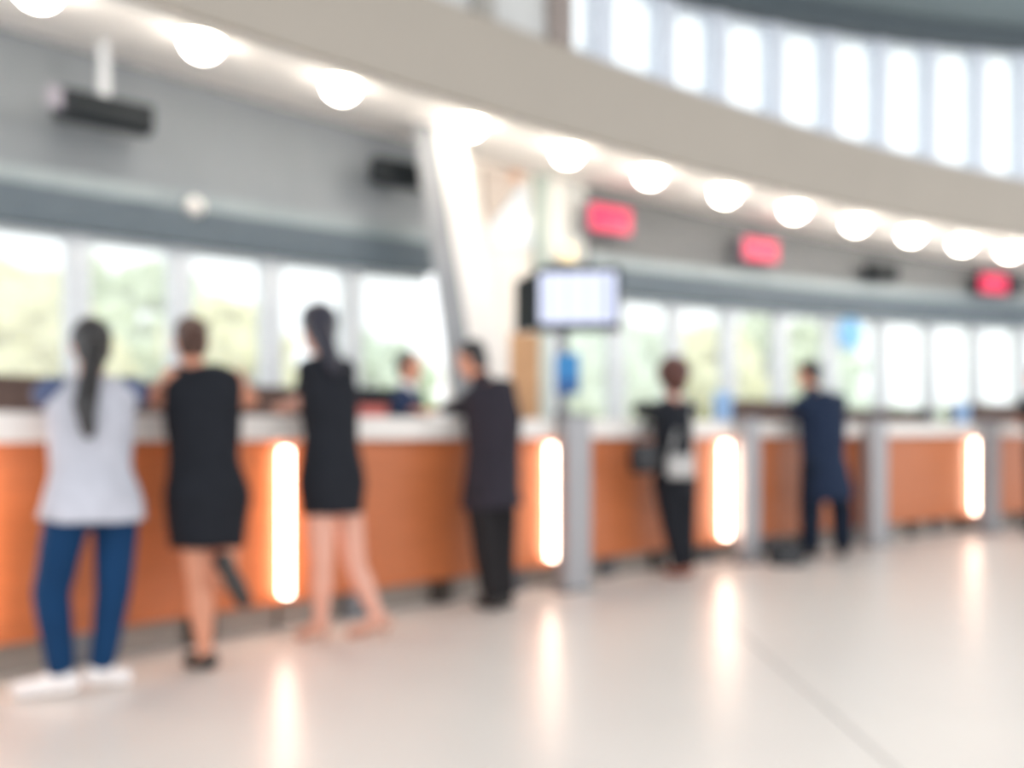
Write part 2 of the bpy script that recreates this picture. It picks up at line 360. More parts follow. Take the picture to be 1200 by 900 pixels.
for i, (a, b) in enumerate(bounds):
    mid = (a+b)/2
    U = tag(empty('counter_unit', cpt(CNT, mid, 0.2)), unit_lab[i], 'counter', 'orange wood counter units')
    a_, b_ = a+gap, b-gap
    under('front_panel', curved_box(CNT, a_, b_, 0.0, 0.035, 0.165, 1.03, bev=0.004), M_wood, U)
    under('carcass', curved_box(CNT, a_, b_, 0.036, 0.52, 0.165, 1.034), M_dark, U)
    under('plinth', curved_box(CNT, a_, b_, 0.13, 0.48, 0.0, 0.164), M_kick, U)
    nf = max(2, int((b-a)/0.42))
    for k in range(nf):
        x = a_+0.1+(b_-a_-0.2)*(k+0.5)/nf
        under('foot', curved_box(CNT, x-0.05, x+0.05, 0.07, 0.129, 0.0, 0.164, 1), M_foot if k % 2 else M_steel_d, U)
    lx = lightx[i]
    if lx is not None and i != 0 or i == 0:
        lx = lightx[i]
        hw = 0.013
        x1 = min(lx+hw, b_-0.002) if i != 2 and i != 3 and i != 5 else lx+hw
        under('light_strip', curved_box(CNT, x1-2*hw, x1, -0.075, -0.001, 0.21, 0.99, 1, bev=0.006), M_strip, U)
post_lab = {672: 'wide brushed steel pedestal carrying the monitor pole', 876: 'brushed steel divider post between the auburn haired woman and the man in the navy suit',
            1025: 'brushed steel divider post right beside the navy suited man', 1158: 'brushed steel divider post beyond the empty counter unit'}
for p, wd in ((672, 0.235), (876, 0.2), (1025, 0.25), (1158, 0.23)):
    x = at_px(CNT, p, -0.135); fr = frame(CNT, x, -0.135)
    q = tag(empty('steel_post'), post_lab[p], 'post'); q.matrix_world = fr
    link('body', box_me((0, 0, 0.60), (wd, 0.12, 1.16), 0.012), M_steel, q)
    link('base_plate', box_me((0, 0, 0.01), (wd+0.03, 0.125, 0.02), 0.004), M_steel_d, q)
    link('cap', box_me((0, 0, 1.19), (wd+0.01, 0.125, 0.02), 0.004), M_steel_d, q)

# ------------------------------------------------------------------ monitors on the pole, small signs
x = at_px(CNT, 672, -0.135); base = cpt(CNT, x, -0.135, 1.2); dM = base.y
T = tag(empty('monitor_stand', base), 'grey pole standing on the steel pedestal, holding the two monitors', 'stand')
link('pole', cyl_me((-0.07, 0, 0.0), (-0.07, 0, 0.98), 0.035), M_steel_d, T)
link('foot_plate', cyl_me((-0.07, 0, 0.0), (-0.07, 0, 0.02), 0.058), M_steel_d, T)
link('bracket', box_me((-0.07, -0.03, 0.80), (0.14, 0.07, 0.14), 0.01), M_black, T)
def monitor(name, c, wd, ht, rz, lab, scr):
    e = tag(empty(name, c, rz), lab, 'monitor')
    link('housing', box_me((0, 0.02, 0), (wd, 0.06, ht), 0.012), M_black, e)
    link('back_cover', box_me((0, 0.06, -0.01), (wd*0.6, 0.03, ht*0.6), 0.01), M_black, e)
    s = link('screen', box_me((0, -0.012, 0.005), (wd-0.06, 0.008, ht-0.105)), scr, e)
    return e, s
m = mat('lit_screen', S(120, 124, 140), 0.3, emit=0.56, ecol=S(226, 232, 255), var=0.03)
mc = pix(677, 350, dM-0.12)
e, s = monitor('flat_monitor', mc, 0.57, 0.44, math.radians(-5), 'lit white monitor in a black frame above the steel pedestal', m)
m2 = mat('screen_column', S(100, 104, 124), 0.3, emit=0.40, ecol=S(190, 200, 245))
for k in range(4): link('screen_row', box_me((-0.19+0.125*k, -0.0175, 0.005), (0.022 if k < 3 else 0.05, 0.003, 0.29)), m2, s)
mc2 = pix(618, 355, dM+0.16)
monitor('flat_monitor', mc2, 0.40, 0.38, math.radians(-66), 'dark monitor turned edge-on behind the lit white monitor', M_blackscr)
# blue card holder on the pole
bl = tag(empty('blue_card_holder', pix(665, 438, dM-0.14)), 'small bright blue card holder on the pole under the monitors', 'card holder')
link('card', box_me((0, 0, 0), (0.16, 0.02, 0.27), 0.01), M_blue, bl)
link('clip', box_me((0, 0.03, 0), (0.06, 0.05, 0.05), 0.006), M_black, bl)
link('pocket', box_me((0, -0.02, -0.08), (0.145, 0.015, 0.09), 0.006), mat('dark_blue_plastic', S(36, 88, 150), 0.4), bl)

# hanging / wall displays
def display(px0, px1, pyc, o, ht, dep, face, lab, rods=False, house=None, face_span=(0.0, 1.0), grp=None):
    xa, xb = at_px(WAL, px0, o), at_px(WAL, px1, o); xm = (xa+xb)/2
    L = (cpt(WAL, xb, o)-cpt(WAL, xa, o)).length; c = cpt(WAL, xm, o); z = CAM_H-(pyc-HOR)/FPX*c.y
    e = tag(empty('counter_display'), lab, 'display', grp); e.matrix_world = frame(WAL, xm, o, z)
    link('housing', box_me((0, dep/2, 0), (L, dep, ht), 0.01), house or M_black, e)
    f0, f1 = face_span
    link('screen', box_me(((f0+f1-1)/2*L, -0.004, 0), (L*(f1-f0)-0.03, 0.012, ht-0.035)), face, e)
    if rods:
        top = 3.87-0.061*xm-0.06-z
        link('rod', cyl_me((0, dep/2, ht/2-0.01), (0, dep/2, top+0.03), 0.04), M_mull, e)
    else:
        link('bracket', box_me((0, dep+(-o-dep)/2+0.001, 0), (0.12, max(0.02, -o-dep+0.004), 0.08)), M_steel_d, e)
    return e
display(66, 181, 127, -0.55, 0.19, 0.20, M_blackscr, 'long dark counter display hung on a white rod under the ceiling strip', True, M_black, (0.14, 1.0)); link('end_panel', box_me((-0.345, -0.006, 0), (0.1, 0.014, 0.15)), M_lav, bpy.data.objects['counter_display'])
display(440, 506, 202, -0.40, 0.22, 0.14, M_blackscr, 'dark counter display on the grey fascia beside the leaning column', False, M_black)
RG = 'lit red counter displays on the grey fascia'
display(690, 740, 257, -0.22, 0.31, 0.14, M_red, 'glowing red counter display above the lit white monitor', False, M_lav)
display(871, 912, 293, -0.22, 0.29, 0.14, M_red, 'glowing red counter display on the fascia above the navy suited man', False, M_lav)
display(1022, 1053, 318, -0.22, 0.22, 0.14, M_blackscr, 'small dark unlit counter display between two red ones', False, M_black)
display(1148, 1196, 333, -0.22, 0.28, 0.14, M_red, 'counter display with red light on one end and dark on the other', False, M_black, (0.0, 0.68))
# dome camera
p = cpt(WAL, at_px(WAL, 228, -0.1), -0.1, 0); z = CAM_H-(242-HOR)/FPX*p.y
e = tag(empty('dome_camera', (p.x, p.y, z)), 'small white dome camera on the trim above the left windows', 'camera')
bm = bmesh.new(); bmesh.ops.create_uvsphere(bm, u_segments=20, v_segments=12, radius=0.075); link('dome', bm_mesh('m', bm, True), M_white, e)
link('mount', cyl_me((0, 0, 0), tuple(nrm(WAL, -2.5)*0.09), 0.06), M_white, e)
# wall lamp at the gap
p = cpt(WAL, at_px(WAL, 665, -0.08), -0.08); z = CAM_H-(297-HOR)/FPX*p.y
e = tag(empty('wall_lamp', (p.x, p.y, z)), 'beige wall lamp above the lit monitor', 'lamp')
link('shade', cyl_me((0, 0, -0.08), (0, 0, 0.08), 0.09, 0.07), M_glowlamp, e); link('mount', box_me((0, 0.07, 0), (0.06, 0.12, 0.06)), M_steel_d, e)
# blue round sign
x = at_px(WAL, 1012, -0.25); e = tag(empty('round_sign'), 'pale blue round sign in front of the window past the navy suited man', 'sign')
p = cpt(WAL, x, 0.0); e.matrix_world = frame(WAL, x, 0.0, CAM_H-(391-HOR)/FPX*p.y)
link('disc', cyl_me((0, -0.03, 0), (0, 0.0, 0), 0.21, seg=32), mat('sign_blue', S(120, 178, 222), 0.5), e); link('rim', cyl_me((0, -0.02, 0), (0, 0.005, 0), 0.235, seg=32), mat('sign_rim', S(190, 214, 232), 0.5), e)
link('hanger', cyl_me((0, -0.01, 0.2), (0, -0.01, 2.64-e.matrix_world.translation.z), 0.008, seg=8), M_steel_d, e)

# tan standing panel behind the charcoal suited man
dT = 6.9; cT = pix(615, 0, dT)
e = tag(empty('standing_panel', (cT.x, dT, 0)), 'tall tan standing panel behind the counter next to the charcoal suited man', 'panel')
link('board', box_me((0, 0, 0.95), (0.24, 0.05, 1.85), 0.01), M_tan, e); link('stand_foot', box_me((0, 0, 0.015), (0.3, 0.35, 0.03), 0.008), M_steel_d, e)

# ------------------------------------------------------------------ staff-side cabinets
def cabinet(pxa, pxb, o, top, lab):
    xa, xb = at_px(WAL, pxa, o), at_px(WAL, pxb, o); xm = (xa+xb)/2
    U = tag(empty('staff_cabinet', cpt(WAL, xm, o)), lab, 'cabinet', 'dark brown staff cabinets under the windows')
    under('body', curved_box(WAL, xa+0.01, xb-0.01, o+0.02, o+0.42, 0.0, top-0.04), M_brown, U)
    under('top', curved_box(WAL, xa+0.004, xb-0.004, o-0.01, o+0.44, top-0.04, top, bev=0.005), M_brown, U)
    for k in range(2):
        a = xa+0.02+(xb-xa-0.03)*k/2; b = xa+0.01+(xb-xa-0.03)*(k+1)/2
        d = under('door', curved_box(WAL, a, b, o, o+0.019, 0.08, top-0.06, 2), M_brown, U)
        kx = b-0.06 if k == 0 else a+0.06
        h = link('handle', curved_box(WAL, kx-0.008, kx+0.008, o-0.03, o, top*0.55, top*0.55+0.14, 1), M_steel_d, d); h.matrix_parent_inverse = d.matrix_parent_inverse.copy(); h.matrix_parent_inverse = Matrix()
lab = ['dark brown staff cabinet behind the woman with the long ponytail, under the left windows', 'dark brown staff cabinet behind the woman in the sleeveless dress', 'dark brown staff cabinet behind the woman in the short black dress', 'dark brown staff cabinet behind the dark haired clerk']
for (a, b, t), l in zip(((-60, 100, 1.46), (100, 225, 1.45), (225, 345, 1.44), (345, 462, 1.43)), lab): cabinet(a, b, -0.75, t, l)
lab = ['dark brown staff cabinet behind the navy suited man', 'dark brown staff cabinet behind the empty counter unit', 'dark brown staff cabinet beyond the last steel post']
for (a, b, t), l in zip(((862, 990, 1.44), (990, 1092, 1.36), (1140, 1240, 1.45)), lab): cabinet(a, b, -0.75, t, l)

# ------------------------------------------------------------------ things on the worktop (top surface 1.165)
ZT = 1.165
def on_top(px, o):
    x = at_px(CNT, px, o); return cpt(CNT, x, o, ZT), rz_of(CNT, x)
def holder(px, o, wd, ht, lab):
    c, r = on_top(px, o); e = tag(empty('leaflet_holder', c, r), lab, 'leaflet holder')
    link('base', box_me((0, 0, 0.008), (wd, 0.12, 0.016), 0.004), M_pblue, e)
    link('back', box_me((0, 0.03, ht/2+0.012), (wd, 0.012, ht), 0.003), M_pblue, e); link('leaflet', box_me((0, 0.012, ht/2+0.02), (wd*0.8, 0.016, ht*0.85)), mat('leaflet_blue', S(150, 186, 226), 0.6), e)
holder(850, 0.3, 0.24, 0.26, 'pale blue leaflet holder on the worktop by the auburn haired woman')
holder(1130, 0.3, 0.26, 0.24, 'pale blue leaflet holder at the end of the empty counter unit')
def desk_monitor(px, o, wd, ht, lab):
    x = at_px(CNT, px, o); c = cpt(CNT, x, o, 0.74+0.0)
    e = tag(empty('desk_monitor', (c.x, c.y, ZT), rz_of(CNT, x)), lab, 'monitor')
    link('housing', box_me((0, 0, ht/2+0.03), (wd, 0.04, ht), 0.01), M_black, e); link('neck', box_me((0, 0.0, 0.03), (0.05, 0.03, 0.06)), M_black, e); link('base', box_me((0, 0, 0.008), (0.18, 0.14, 0.016), 0.005), M_black, e)
desk_monitor(440, 0.50, 0.26, 0.17, 'small dark desk monitor on the worktop beside the clerk')
desk_monitor(1084, 0.45, 0.16, 0.12, 'tiny dark desk monitor on the empty counter unit')
c, r = on_top(432, 0.33); e = tag(empty('card_box', c, r), 'pinkish red box on the worktop beside the woman in the short dress', 'box')
link('body', box_me((0, 0, 0.035), (0.2, 0.12, 0.07), 0.006), M_pink, e); link('lid', box_me((0, 0, 0.076), (0.21, 0.13, 0.014), 0.004), M_pink, e)
for px, o, l in ((505, 0.12, 'white form on the worktop under the hands of the charcoal suited man'), (700, 0.2, 'white form on the worktop beside the monitor pedestal'), (1000, 0.2, 'white form on the worktop right of the navy suited man')):
    c, r = on_top(px, o); e = tag(link('paper_form', box_me((0, 0, 0.002), (0.21, 0.297, 0.004)), M_paper), l, 'paper'); e.location = c; e.rotation_euler = (0, 0, r+0.2)

# ------------------------------------------------------------------ people
def ring_loft(bm, rings, seg=20, cap=True):        # rings: (center, u, v, a, b)
    R = []
    for c, u, v, a, b in rings:
        R.append([bm.verts.new(c+u*(a*math.cos(2*math.pi*k/seg))+v*(b*math.sin(2*math.pi*k/seg))) for k in range(seg)])
    for p, q in zip(R, R[1:]):
        for k in range(seg): bm.faces.new((p[k], p[(k+1) % seg], q[(k+1) % seg], q[k]))
    if cap: bm.faces.new(R[0][::-1]); bm.faces.new(R[-1])
def add_ell(bm, c, ax, rad, seg=16):               # ellipsoid with axes
    m3 = Matrix((ax[0]*rad[0], ax[1]*rad[1], ax[2]*rad[2])).transposed().to_4x4()
    bmesh.ops.create_uvsphere(bm, u_segments=seg, v_segments=max(8, seg*2//3), radius=1.0, matrix=Matrix.Translation(c) @ m3)
def cone(bm, p0, p1, r0, r1, seg=14, bulge=0.0):   # tapered limb with round ends
    p0, p1 = Vector(p0), Vector(p1); d = (p1-p0); L = d.length
    if L < 1e-5: return
    d /= L; u = d.orthogonal().normalized(); v = d.cross(u); rings = []
    for a in (80, 55, 28): rings.append((p0-d*r0*math.sin(math.radians(a)), u, v, r0*math.cos(math.radians(a)), r0*math.cos(math.radians(a))))
    for k in range(7):
        t = k/6; r = r0+(r1-r0)*t+bulge*math.sin(math.pi*min(1, t*1.25))*(t < 0.8); rings.append((p0+d*L*t, u, v, r, r))
    for a in (28, 55, 80): rings.append((p1+d*r1*math.sin(math.radians(a)), u, v, r1*math.cos(math.radians(a)), r1*math.cos(math.radians(a))))
    ring_loft(bm, rings, seg)
def remesh(bm, voxel, smooth, m, name, parent, dec=None, disp=0.0, dscale=12):
    me = bm_mesh('tmp', bm); o = link('tmp', me)
    r = o.modifiers.new('r', 'REMESH'); r.mode = 'VOXEL'; r.voxel_size = voxel
    if smooth: s = o.modifiers.new('s', 'SMOOTH'); s.factor = 0.5; s.iterations = smooth
    if dec: d = o.modifiers.new('d', 'DECIMATE'); d.ratio = dec
    dg = bpy.context.evaluated_depsgraph_get(); dg.update()
    nm = bpy.data.meshes.new_from_object(o.evaluated_get(dg)); bpy.data.objects.remove(o); bpy.data.meshes.remove(me)
    if disp:
        for v in nm.vertices: v.co += v.normal*disp*mnoise.noise(Vector((v.co.x*dscale*2, v.co.y*dscale*2, v.co.z*dscale)))
    nm.polygons.foreach_set('use_smooth', [True]*len(nm.polygons)); nm.materials.clear(); nm.materials.append(m)
    off = parent.location; nm.transform(Matrix.Translation(-off))
    return link(name, nm, None, parent)
def hand(bm, wr, fdir, nrm_, side, s=1.0):         # palm + five bent fingers; nrm_: back-of-hand normal
    f = fdir.normalized(); n = (nrm_-f*nrm_.dot(f)).normalized(); r = f.cross(n)*side
    add_ell(bm, wr+f*0.045*s, (f, r, n), (0.056*s, 0.042*s, 0.018*s))
    for k, (L, off) in enumerate(((0.068, 0.028), (0.078, 0.010), (0.072, -0.009), (0.056, -0.027))):
        p = wr+f*(0.085-0.004*abs(k-1))*s+r*off*s; d = f+r*off*1.2; a = 0.25
        for j, q in enumerate((0.45, 0.32, 0.26)):
            dd = (d*math.cos(a)-n*math.sin(a)).normalized(); p2 = p+dd*L*q*s; cone(bm, p, p2, (0.0092-0.0009*j)*s, (0.0085-0.001*j)*s, 8); p = p2; a += 0.35
    p = wr+f*0.03*s+r*0.034*s; d = (f*0.75+r*0.65-n*0.2).normalized()
    for j, q in enumerate((0.04, 0.032)):
        p2 = p+d*q*s; cone(bm, p, p2, 0.0112*s, 0.0095*s, 8); p = p2; d = (d+f*0.5).normalized()
def person(lab, z0, J, head, face, cl, fem=True, skin=None, k=1.0, yaw=None):
    """J: joints as (px, py, dz); cl: clothing dict."""
    g = {n: pix(v[0], v[1], z0+v[2]) for n, v in J.items()}
    for sd_ in ('l', 'r'):
        if g['ank_'+sd_].z < 0.25: g['ank_'+sd_].z = 0.13 if cl['shoes'].get('heel') else 0.092; g['toe_'+sd_].z = 0.04
    for n_, mz in (('el_l', 1.245), ('el_r', 1.245), ('wr_l', 1.228), ('wr_r', 1.228)):
        q_ = g[n_]; off_ = (q_.y-CNT[0](q_.x))/math.hypot(1, CNT[1](q_.x))
        if -0.32 < off_ < 0.72: q_.z = max(q_.z, mz)
    base = (g['ank_l']+g['ank_r'])/2; root = empty('person', (base.x, base.y, 0)); tag(root, lab, 'person')
    skin = skin or M_skin
    F = Vector(face).normalized(); up = Vector((0, 0, 1)); Rr = F.cross(up).normalized(); U = Rr.cross(F).normalized()
    sh = (g['sh_r']-g['sh_l']).normalized(); hp = (g['hip_r']-g['hip_l']).normalized()
    hips = (g['hip_l']+g['hip_r'])/2; shc = (g['sh_l']+g['sh_r'])/2
    chest, waist, neck = g['chest'], g['waist'], g['neck']
    def ringv(c, u, d, a, b):
        u = (u-d*u.dot(d)).normalized(); return (c, u, d.cross(u), a, b)
    sp = [hips-up*0.07*k, hips+up*0.02*k, waist, chest, shc-up*0.01, neck]
    us = [hp, hp, (hp*0.6+sh*0.4).normalized(), sh, sh, sh]
    wdt = [(.11, .09), (.165, .12), (.128, .098), (.148, .115), (.155, .085), (.055, .055)] if fem else [(.11, .09), (.165, .12), (.15, .115), (.172, .125), (.18, .095), (.06, .06)]
    def rings(off, i0=0, i1=6, ks=1.0):
        o = []
        for i in range(i0, i1):
            d = (sp[min(i+1, 5)]-sp[max(i-1, 0)]).normalized(); o.append(ringv(sp[i], us[i], d, wdt[i][0]*k*ks+off, wdt[i][1]*k*ks+off))
        # subdivide smoothly
        res = []
        for q in range(len(o)-1):
            for t in (0, .25, .5, .75):
                w_ = t*t*(3-2*t)*0.5+t*0.5; A_, B_ = o[q], o[q+1]
                res.append((A_[0].lerp(B_[0], t), A_[1].lerp(B_[1], t).normalized(), A_[2].lerp(B_[2], t).normalized(), A_[3]+(B_[3]-A_[3])*w_, A_[4]+(B_[4]-A_[4])*w_))
        res.append(o[-1]); return res
    # ---- body: one continuous skin surface
    bm = bmesh.new(); ring_loft(bm, rings(-0.006))
    hc = g['head']; s = k*head
    cone(bm, neck-up*0.02, hc-U*0.06*s-F*0.012*s, 0.056*k, 0.05*k)
    add_ell(bm, hc+U*0.018*s-F*0.012*s, (Rr, F, U), (0.073*s, 0.092*s, 0.09*s), 24)          # cranium
    add_ell(bm, hc-U*0.045*s+F*0.022*s, (Rr, F, U), (0.058*s, 0.062*s, 0.072*s), 20)         # face / jaw
    add_ell(bm, hc-U*0.102*s+F*0.055*s, (Rr, F, U), (0.024*s, 0.022*s, 0.018*s), 12)         # chin
    cone(bm, hc+F*0.078*s-U*0.002*s, hc+F*0.098*s-U*0.038*s, 0.009*s, 0.0135*s, 10)          # nose
    add_ell(bm, hc+F*0.07*s+U*0.012*s, (Rr, F, U), (0.048*s, 0.014*s, 0.01*s), 12)           # brow
    for q in (-1, 1): add_ell(bm, hc+Rr*q*0.074*s-U*0.022*s-F*0.008*s, (Rr, F, U), (0.01*s, 0.02*s, 0.032*s), 10)  # ears
    for sd_ in ('l', 'r'):
        q = -1 if sd_ == 'l' else 1; S_, E_, W_ = g['sh_'+sd_], g['el_'+sd_], g['wr_'+sd_]; m_ = 1.0
        add_ell(bm, S_, (sh, sh.cross(up).normalized(), up), (0.055*k*m_, 0.055*k*m_, 0.055*k*m_)); cone(bm, neck.lerp(S_, 0.12)-up*0.035*k, S_.lerp(neck, 0.1), 0.055*k, 0.048*k)
        cone(bm, S_, E_, 0.047*k*m_, 0.037*k*m_); cone(bm, E_, W_, 0.037*k*m_, 0.025*k*m_, bulge=0.004)
        fd = (W_-E_).normalized(); fd = Vector((fd.x, fd.y, fd.z*0.3)).normalized()
        hand(bm, W_, fd, up, q, 0.95*k*(1 if fem else 1.08))
        H_, K_, A_ = g['hip_'+sd_], g['kn_'+sd_], g['ank_'+sd_]; m_ = 1.0 if fem else 1.08
        cone(bm, H_, K_, 0.082*k*m_, 0.055*k*m_); cone(bm, K_, A_, 0.05*k*m_, 0.034*k*m_, bulge=0.011)
        T_ = g['toe_'+sd_]; hl = A_+(A_-T_).normalized()*0.035-up*0.0
        fdv = (T_-A_); dn = (K_-A_).normalized()
        heel = A_-dn*0.045*k-fdv.normalized()*0.03; cone(bm, A_, heel, 0.036*k, 0.03*k); cone(bm, heel.lerp(A_, 0.4), T_, 0.034*k, 0.02*k)
    body = remesh(bm, 0.0085, 4, skin, 'body', root, 0.5)
    # ---- face details
    for q in (-1, 1):
        bm = bmesh.new(); add_ell(bm, hc+Rr*q*0.031*s+F*0.0745*s-U*0.004*s, (Rr, F, U), (0.0125*s, 0.007*s, 0.008*s), 12); bm2 = bm_mesh('m', bm, True); bm2.transform(Matrix.Translation(-root.location)); ey = link('eye', bm2, M_eye, root)
        bm = bmesh.new(); add_ell(bm, hc+Rr*q*0.031*s+F*0.079*s-U*0.004*s, (Rr, F, U), (0.006*s, 0.004*s, 0.006*s), 10); bm2 = bm_mesh('m', bm, True); bm2.transform(Matrix.Translation(-root.location)); link('iris', bm2, M_iris, ey)
    bm = bmesh.new(); add_ell(bm, hc+F*0.078*s-U*0.068*s, (Rr, F, U), (0.024*s, 0.01*s, 0.008*s), 12); bm2 = bm_mesh('m', bm, True); bm2.transform(Matrix.Translation(-root.location)); link('mouth', bm2, M_lip, root)
    # ---- hair
    hr = cl['hair']; bm = bmesh.new(); v = hr.get('vol', 1.0)
    add_ell(bm, hc+U*0.028*s-F*0.026*s, (Rr, F, U), (0.083*s*v, 0.094*s*v, 0.093*s*v), 24)
    add_ell(bm, hc-U*0.02*s-F*0.045*s, (Rr, F, U), (0.076*s*v, 0.062*s*v, 0.085*s*v), 20)
    if hr.get('bun'): add_ell(bm, hc+U*hr['bun'][1]*s-F*hr['bun'][0]*s, (Rr, F, U), (0.045*s, 0.04*s, 0.042*s))
    if 'tail' in hr:
        pts = [pix(a, b, z0+c) for a, b, c, r in hr['tail']]; rs = [t[3] for t in hr['tail']]
        for a, b, r0, r1 in zip(pts, pts[1:], rs, rs[1:]): cone(bm, a, b, r0, r1)
    remesh(bm, 0.0095, 3, hr['m'], 'hair', root, 0.5, 0.005, 14)
    # ---- clothes
    if 'top' in cl:
        t = cl['top']; bm = bmesh.new(); off = t.get('off', 0.016); rr = rings(off, 0 if t.get('long', True) else 1, 6)[:-t.get('cut', 2)]
        if 'hem' in t:
            hx, hy, hz, a, b = t['hem']; hcn = pix(hx, hy, z0+hz)
            first = rr[4] if t.get('long', True) else rr[0]; rr = [r_ for i_, r_ in enumerate(rr) if not (t.get('long', True) and i_ < 4)]
            d = (first[0]-hcn).normalized(); u = (hp-d*hp.dot(d)).normalized(); vv = d.cross(u); hr_ = (hcn, u, vv, a, b)
            mid_ = [(hcn.lerp(first[0], q), u.lerp(first[1], q).normalized(), vv.lerp(first[2], q).normalized(), a+(first[3]-a)*q, b+(first[4]-b)*q) for q in (0.33, 0.66)]
            rr = [hr_]+mid_+rr
        ring_loft(bm, rr)
        for sd_ in ('l', 'r'):
            S_, E_, W_ = g['sh_'+sd_], g['el_'+sd_], g['wr_'+sd_]; sl = t.get('sleeve', 'long')
            if sl != 'none': add_ell(bm, S_, (sh, sh.cross(up).normalized(), up), (0.07*k, 0.07*k, 0.066*k)); cone(bm, neck.lerp(S_, 0.14)-up*0.035*k, S_, 0.07*k, 0.066*k)
            else: cone(bm, neck.lerp(S_, 0.3)-up*0.035*k, S_.lerp(neck, 0.22)-up*0.004, 0.064*k, 0.062*k)
            if sl == 'long': cone(bm, S_, E_, 0.07*k, 0.06*k); cone(bm, E_, W_.lerp(E_, 0.08), 0.06*k, 0.046*k)
            elif sl == 'short' and 'sleeve_m' not in t: cone(bm, S_, S_.lerp(E_, 0.55), 0.064*k, 0.06*k)
        remesh(bm, 0.0115, 5, t['m'], t.get('name', 'shirt'), root, 0.6, 0.006, 6)
        if 'sleeve_m' in t:
            for sd_ in ('l', 'r'):
                bm = bmesh.new(); S_, E_ = g['sh_'+sd_], g['el_'+sd_]; cone(bm, S_+(E_-S_)*0.02, S_.lerp(E_, 0.75), 0.079*k, 0.064*k); remesh(bm, 0.0115, 3, t['sleeve_m'], 'sleeve', root, 0.6)
    if 'legs' in cl:
        t = cl['legs']; bm = bmesh.new(); ring_loft(bm, rings(0.012, 0, 3)[:7]); r = t.get('r', (0.092, 0.068, 0.058))
        for sd_ in ('l', 'r'):
            H_, K_, A_ = g['hip_'+sd_], g['kn_'+sd_], g['ank_'+sd_]; cone(bm, H_, K_, r[0]*k, r[1]*k); cone(bm, K_, A_+(K_-A_)*t.get('up', 0.10), r[1]*k, r[2]*k)
        remesh(bm, 0.0115, 4, t['m'], t.get('name', 'trousers'), root, 0.6, 0.005, 7)
    t = cl['shoes']
    for sd_ in ('l', 'r'):
        A_, T_, K_ = g['ank_'+sd_], g['toe_'+sd_], g['kn_'+sd_]; bm = bmesh.new(); fd = (T_-A_); dn = (K_-A_).normalized(); f1 = fd.normalized()
        heel = A_-dn*0.05*k-f1*0.03; rr = t.get('r', 1.0)
        if t.get('kind') == 'pump':
            cone(bm, heel, heel.lerp(T_, 0.35), 0.038*rr, 0.03*rr); cone(bm, heel.lerp(T_, 0.5), T_, 0.037*rr, 0.03*rr)
            if t.get('heel'): cone(bm, heel, Vector((heel.x, heel.y, 0.008)), 0.016, 0.008)
        else:
            cone(bm, A_-dn*0.01, heel, 0.046*rr, 0.042*rr); cone(bm, heel, T_, 0.042*rr, 0.036*rr); cone(bm, A_, heel.lerp(T_, 0.6), 0.045*rr, 0.036*rr)
        remesh(bm, 0.008, 3, t['m'], 'shoe', root, 0.6)
    if 'collar' in cl:
        bm = bmesh.new(); cone(bm, neck-up*0.04, neck+(hc-neck)*0.14, 0.072*k, 0.062*k); remesh(bm, 0.01, 2, cl['collar'], 'collar', root, 0.6)
    for a, b in (('sh_l', 'el_l'), ('el_l', 'wr_l'), ('sh_r', 'el_r'), ('el_r', 'wr_r'), ('hip_l', 'kn_l'), ('kn_l', 'ank_l'), ('hip_r', 'kn_r'), ('kn_r', 'ank_r'), ('sh_l', 'sh_r')):
        BONES.append((lab[:24], a, b, round((g[a]-g[b]).length, 2)))
    LOW.append((lab[:24], round(g['ank_l'].z, 2), round(g['ank_r'].z, 2), round(g['toe_l'].z, 2), round(g['toe_r'].z, 2), round(g['head'].z, 2)))
    return root, g
BONES, LOW = [], []

# woman in white top and jeans, long ponytail
person('woman with a long black ponytail in a white top, blue jeans and white shoes', 3.5, dict(
    head=(107, 404, .24), neck=(106, 446, .18), chest=(106, 495, .12), waist=(107, 550, .05),
    sh_l=(66, 462, .06), sh_r=(150, 460, .28), el_l=(52, 500, .33), el_r=(162, 496, .5), wr_l=(78, 483, .52), wr_r=(152, 481, .70),
    hip_l=(82, 596, -.05), hip_r=(136, 592, .07), kn_l=(60, 693, -.03), kn_r=(133, 692, .09), ank_l=(72, 790, -.02), ank_r=(119, 786, .08),
    toe_l=(24, 808, -.06), toe_r=(146, 797, .13)), 1.0, (-.55, .80, -.1),
    dict(hair=dict(m=H_black, tail=[(112, 408, .12, .05), (106, 440, .02, .042), (100, 472, -.06, .046), (104, 507, -.085, .026)]),
         top=dict(m=C_white, name='top', sleeve='short', sleeve_m=C_sleeve, hem=(108, 608, .01, .205, .175), cut=2, off=.028),
         legs=dict(m=C_jean, name='jeans', r=(.092, .072, .055)), shoes=dict(m=C_shoew)), True, M_skin, 1.0)
# woman in black sleeveless dress
person('woman with tied brown hair in a sleeveless black dress, one foot lifted', 3.84, dict(
    head=(224, 399, .25), neck=(226, 432, .2), chest=(238, 475, .14), waist=(240, 540, .06),
    sh_l=(203, 444, .1), sh_r=(274, 445, .28), el_l=(181, 483, .36), el_r=(294, 480, .52), wr_l=(204, 484, .58), wr_r=(262, 482, .75),
    hip_l=(226, 588, -.03), hip_r=(262, 588, .07), kn_l=(234, 680, -.02), kn_r=(262, 678, .12), ank_l=(240, 766, -.0), ank_r=(266, 668, -.24),
    toe_l=(222, 778, .06), toe_r=(286, 704, -.26)), 1.0, (-.5, .85, -.05),
    dict(hair=dict(m=H_brown, bun=(.10, .03), vol=.97),
         top=dict(m=C_black, name='dress', sleeve='none', hem=(243, 642, -.0, .165, .14), cut=2, off=.03), shoes=dict(m=C_shoeb, kind='pump', r=1.15)), True, M_skin, 1.0)
